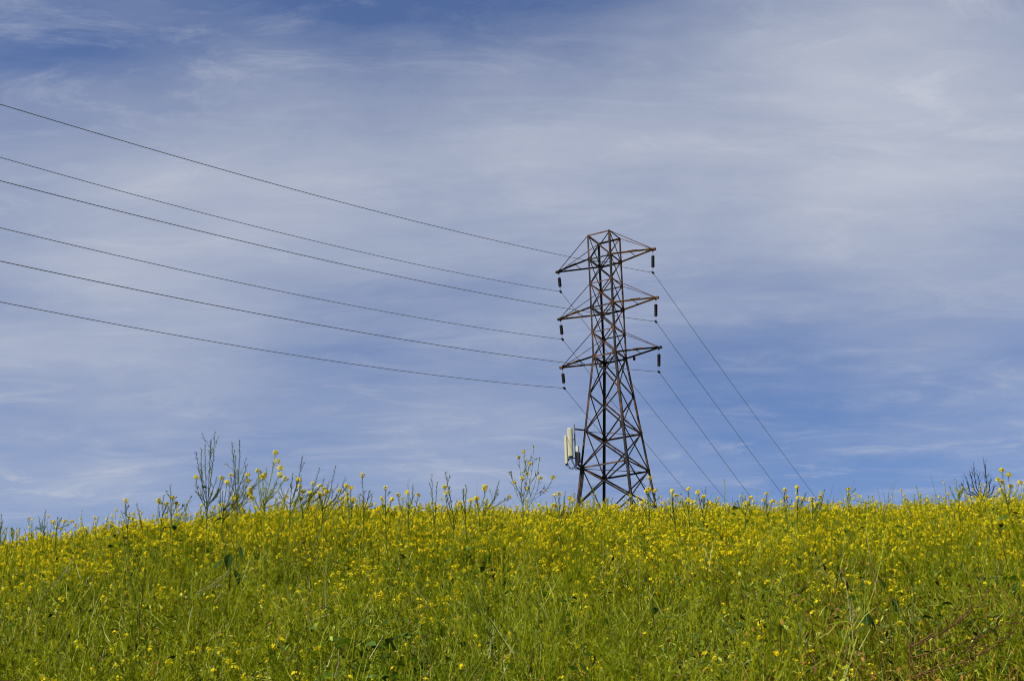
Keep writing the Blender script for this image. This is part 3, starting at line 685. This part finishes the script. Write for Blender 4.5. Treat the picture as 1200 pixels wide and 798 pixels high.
for spec in [
    ('tallest seeding mustard plant on the skyline at left, its bare branched top highest of all', 9.0, 245, (243, 590), [(230, 530, 's'), (240, 522, 's'), (252, 507, 's'), (236, 527, 's'), (247, 516, 's'), (262, 560, 's'), (255, 575, 's')], 'skystem', [(236, 572, .05, .8, .2)]),
    ('thin straight seeding stalk just right of the tallest plant', 9.2, 279, (278, 585), [(272, 520, 's'), (281, 517, 's'), (276, 535, 's')], 'skystem', []),
    ('mustard stalk leaning right out of the field, rightward neighbour of the thin straight stalk', 8.8, 252, (262, 598), [(289, 546, 's'), (284, 560, 's'), (275, 556, 's'), (290, 556, 'f')], 'skystem', []),
    ('mustard plant with a fan of yellow heads over broad dark leaves on the left', 8.4, 307, (309, 592), [(323, 530, 'f'), (329, 548, 'f'), (302, 552, 'f'), (294, 573, 'f'), (334, 561, 'f'), (295, 583, 'f'), (312, 548, 's'), (322, 572, 's')], 'stem', [(287, 603, .055, -.2, .9), (262, 607, .06, -1, -.2)]),
    ('seeding stalk leaning right behind the fan of yellow heads', 9.0, 340, (340, 590), [(354, 536, 's'), (353, 566, 's'), (348, 560, 's')], 'skystem', []),
    ('slanting seeding stalk, second of the right-leaning row at left of centre', 9.4, 352, (355, 592), [(374, 549, 's'), (365, 577, 's')], 'skystem', []),
    ('slanting seeding stalk with a yellow head below it, third of the right-leaning row', 9.2, 378, (378, 596), [(393, 546, 's'), (374, 578, 'f'), (390, 574, 's')], 'skystem', []),
    ('mustard plant with two stacked bright yellow heads left of the upright stalks', 8.6, 410, (409, 606), [(406, 569, 'f'), (411, 572, 'f'), (407, 583, 'f'), (413, 588, 'f')], 'skystem', []),
    ('mustard stalk with one round yellow head high above the field left of centre', 9.0, 427, (427, 597), [(425, 557, 'f'), (433, 576, 's'), (436, 592, 's')], 'skystem', []),
    ('short mustard stalk with one large yellow head, right of the clear round one', 8.8, 453, (452, 603), [(452, 572, 'f'), (459, 585, 'f'), (444, 595, 'f')], 'skystem', []),
    ('mustard sprig with dark forked tip at left of centre', 9.2, 478, (478, 600), [(484, 569, 's'), (478, 577, 'f'), (490, 580, 'f'), (466, 580, 'f')], 'skystem', []),
    ('tall thin seeding stalk standing upright at the middle left of the skyline', 9.0, 508, (508, 600), [(506, 557, 's'), (512, 566, 's')], 'skystem', []),
    ('curved seeding stalk bending left at its tip near the middle of the skyline', 8.6, 532, (531, 603), [(522, 554, 's'), (521, 571, 'f'), (523, 578, 'f'), (538, 590, 'f')], 'skystem', []),
    ('dark upright sprig between two yellow flowered sprigs near the middle', 9.2, 545, (545, 600), [(546, 569, 's'), (543, 574, 's'), (540, 590, 'f')], 'skystem', []),
    ('mustard sprig with one head leaning right left of the tower', 9.2, 560, (561, 598), [(568, 570, 'f'), (559, 584, 'f')], 'skystem', []),
    ('long curved stalk sweeping up to the right left of the tower', 9.4, 566, (566, 600), [(584, 565, 's'), (583, 574, 's'), (596, 582, 'f')], 'skystem', []),
    ('pale delicate branching mustard plant rising highest just left of the tower', 6.4, 612, (612, 590), [(608, 536, 'f'), (614, 529, 'f'), (625, 524, 's'), (603, 565, 'f'), (599, 554, 's'), (612, 560, 'f'), (632, 538, 's'), (633, 560, 'f'), (648, 559, 'f'), (620, 543, 'f'), (619, 572, 'f')], 'skystem', []),
    ('mustard sprig with yellow heads below the antenna panels', 9.6, 655, (656, 604), [(650, 581, 'f'), (655, 579, 'f'), (662, 577, 's'), (668, 583, 'f'), (661, 586, 's')], 'skystem', []),
    ('mustard sprig with one yellow head against the right leg of the tower', 9.0, 760, (761, 603), [(761, 560, 'f'), (760, 573, 'f'), (768, 575, 'f'), (752, 590, 'f')], 'skystem', []),
    ('pair of pale yellow heads just right of the tower foot', 9.4, 790, (790, 600), [(788, 576, 'f'), (792, 581, 'f')], 'skystem', []),
    ('dark stemmed mustard sprig crossing the leftmost descending conductor', 9.4, 807, (807, 600), [(807, 573, 'f'), (804, 584, 's'), (811, 588, 'f')], 'skystem', []),
    ('mustard stalk with two yellow heads right of the leftmost descending conductor', 9.6, 823, (823, 600), [(818, 577, 'f'), (825, 582, 'f'), (827, 572, 's')], 'skystem', []),
    ('short yellow headed sprig between two descending conductors', 9.8, 873, (873, 602), [(873, 591, 'f'), (880, 583, 'f')], 'skystem', []),
    ('mustard sprig with three yellow heads left of the second highest descending conductor', 9.8, 900, (900, 604), [(898, 579, 'f'), (895, 586, 'f'), (906, 587, 'f')], 'skystem', []),
    ('single yellow head on a stalk in front of the second highest conductor', 9.6, 921, (921, 600), [(920, 574, 'f'), (922, 583, 'f')], 'skystem', []),
    ('pointed yellow mustard spire between the two rightmost conductors', 9.6, 934, (934, 598), [(934, 571, 'f'), (944, 578, 's')], 'skystem', []),
    ('round yellow head at the foot of the rightmost conductor', 9.4, 953, (952, 602), [(951, 585, 'f'), (961, 582, 'f'), (966, 575, 's')], 'skystem', []),
    ('lone yellow headed stalk on the skyline midway between the conductors and dark shrub', 10.0, 995, (995, 600), [(994, 573, 'f'), (993, 582, 's')], 'skystem', []),
    ('mustard plant with stacked pale heads right of the dark leafless shrub', 8.6, 1183, (1181, 590), [(1174, 551, 'f'), (1182, 556, 'f'), (1170, 562, 'f'), (1176, 565, 'f'), (1195, 566, 'f'), (1184, 570, 'f')], 'stem', []),
    ('small flowering mustard sprig left of the dark leafless shrub', 9.2, 1122, (1122, 588), [(1119, 562, 's'), (1113, 571, 's'), (1125, 577, 'f'), (1128, 573, 's')], 'stem', []),
    ('mustard stalk with one flower high on the far left skyline', 9.4, 150, (150, 606), [(147, 587, 'f'), (143, 600, 's')], 'skystem', []),
    ('forked mustard sprig with a flower left of the tallest plant', 9.2, 190, (190, 604), [(186, 586, 'f'), (192, 581, 's'), (195, 590, 's')], 'skystem', []),
    ('thin mustard stalk with dark bud tip immediately left of the tallest plant', 9.0, 201, (201, 604), [(200, 569, 's'), (202, 583, 'f'), (214, 592, 's'), (224, 582, 's')], 'skystem', [(204, 622, .05, 0, 1), (209, 634, .055, .8, .1)]),
    ('dark sprig standing on the skyline at far left', 10., 52, (52, 624), [(53, 599, 's'), (46, 607, 's'), (50, 610, 's')], 'skystem', []),
    ('mustard sprig with an orange yellow head beside the far left dark sprig', 10., 66, (66, 620), [(63, 612, 'f'), (76, 611, 'f'), (84, 611, 'f')], 'skystem', []),
    ('dark sprig cut by the left edge of the picture', 9.6, 0, (0, 625), [(2, 603, 's'), (3, 612, 's'), (-4, 607, 's')], 'skystem', []),
]:
    label, d, base, fork, tips, stem, lv = spec
    wild_plant('mustard_plant', label, 'mustard plant', d, base, fork, tips, stem, TALL, lv, seed=k_, r_main=.0013 if 'delicate' in label else .0036, npod=4 if 'delicate' in label else 26, hs=.55 if 'delicate' in label else .95, extra=0 if 'delicate' in label else 9 if base < 400 and base > 220 else 2); k_ += 1

# plants inside the field that read on their own
wild_plant('weed_plant', 'dark stemmed weed with broad dark leaves standing in the middle of the lower field', 'weed', 6.3, 580, (574, 740), [(548, 672, 's'), (566, 690, 's'), (559, 664, 's'), (596, 700, 's')], 'skystem', None, [(572, 718, .045, .2, .9), (565, 757, .06, -.4, -.7), (575, 760, .05, .9, .1)], .0042, 3)
wild_plant('weed_plant', 'pale stalked weed with hanging dark leaves at lower right', 'weed', 6.6, 1001, (1000, 750), [(990, 676, 's'), (998, 700, 'b')], 'straw', None, [(1015, 716, .055, .1, -.9), (1018, 722, .05, .3, -.8), (985, 724, .04, -.9, .2), (945, 702, .045, .4, -.4)], .0042, 5)
wild_plant('weed_plant', 'upright dark stalk with drooping dark leaves right of the pale stalk', 'weed', 6.6, 1064, (1066, 745), [(1069, 662, 's'), (1071, 690, 's')], 'skystem', None, [(1030, 676, .055, .3, -.9), (1046, 700, .05, .2, -.9), (1080, 723, .05, .8, .1)], .004, 6)
wild_plant('dry_stalk', 'curved red brown dead stalk arching to the right edge in the lower right', 'dry stalk', 6.0, 1046, (1066, 752), [(1118, 711, 'b'), (1160, 690, 's'), (1198, 711, 's'), (1140, 708, 's')], 'redstem', None, [(1080, 765, .05, .8, .2)], .0042, 7)
wild_plant('dry_stalk', 'low reddish dead stalk near the bottom edge at lower right', 'dry stalk', 5.8, 1075, (1072, 792), [(1094, 783, 'b'), (1150, 745, 's'), (1190, 738, 's')], 'redstem', None, [], .0034, 8)
wild_plant('weed_plant', 'weed with one folded dark leaf right of centre in the lower field', 'weed', 6.6, 769, (768, 745), [(765, 690, 's'), (790, 705, 's')], 'skystem', None, [(767, 720, .05, 0, .9)], .0035, 9)
wild_plant('weed_plant', 'weed with two rounded dark leaves under a bright yellow head', 'weed', 6.5, 892, (890, 760), [(892, 731, 'f'), (893, 739, 'f')], 'skystem', None, [(885, 728, .05, .9, .2), (905, 732, .045, .8, -.3), (872, 700, .03, .7, 0)], .0035, 10)
wild_plant('weed_plant', 'weed with large dark leaves below the fan of yellow heads', 'weed', 7.2, 272, (270, 662), [(262, 632, 's'), (282, 640, 's')], 'skystem', None, [(269, 648, .06, -.1, -1), (262, 655, .06, -.6, -.6), (281, 640, .055, .4, -.8), (276, 668, .06, .3, -.8)], .004, 11)
wild_plant('weed_plant', 'dark branching stalk in the left part of the field', 'weed', 7.0, 165, (163, 705), [(143, 612, 's'), (156, 640, 's'), (171, 660, 's')], 'skystem', None, [], .004, 12)
wild_plant('dry_stalk', 'pale straight dry stalk lying diagonally across the left of the field', 'dry stalk', 7.4, 8, (48, 695), [(88, 650, 'b'), (84, 655, 's')], 'straw', None, [], .0034, 13)
wild_plant('dry_stalk', 'pale green dry stalk slanting beside the dark leaves at left', 'dry stalk', 7.0, 186, (230, 694), [(281, 660, 'b'), (268, 668, 's')], 'straw', None, [], .0034, 14)
wild_plant('dry_stalk', 'pale arched stalk in the upper right of the field', 'dry stalk', 8.0, 1024, (1024, 672), [(1015, 620, 'b'), (1019, 640, 's')], 'straw', None, [], .0034, 15)

# leafless shrub far off on the ridge
d_ = 34.; sb = at(1150, 590, d_); sz = gz(sb[0], d_); SB = np.array([sb[0], d_, sz])
shrub = empty('leafless_shrub', SB); tag(shrub, 'dark leafless shrub poking above the flowers near the right edge of the ridge', 'shrub')
r = random.Random(77); b = MB(); tr = MB()
fk = at(1151, 584, d_); tr.tube(curve(SB-np.array([0, 0, .05]), fk, rv(r, .03), 5), [.03, .027, .024, .02, .018], 6)
for (tx, ty) in ((1153, 541), (1141, 547), (1138, 556), (1128, 567), (1133, 560), (1155, 549), (1160, 563), (1164, 570), (1147, 560), (1169, 577)):
    e = at(tx, ty, d_+r.uniform(-.2, .2)); mid = fk+(e-fk)*.35+np.array([(e-fk)[0]*.45, 0, 0]); br = [fk, mid, fk+(e-fk)*.7+np.array([(e-fk)[0]*.25, 0, 0]), e]
    b.tube(br, [.013, .011, .009, .005], 5)
    for q in range(16):
        i = r.randint(1, 3); c = br[i-1]+(br[i]-br[i-1])*r.random(); b.tube([c, c+norm(norm(e-fk)+rv(r, .8))*r.uniform(.06, .20)], [.005, .003], 3)
tr.build('trunk', M['darktwig'], shrub, SB); b.build('branches', M['darktwig'], shrub, SB)
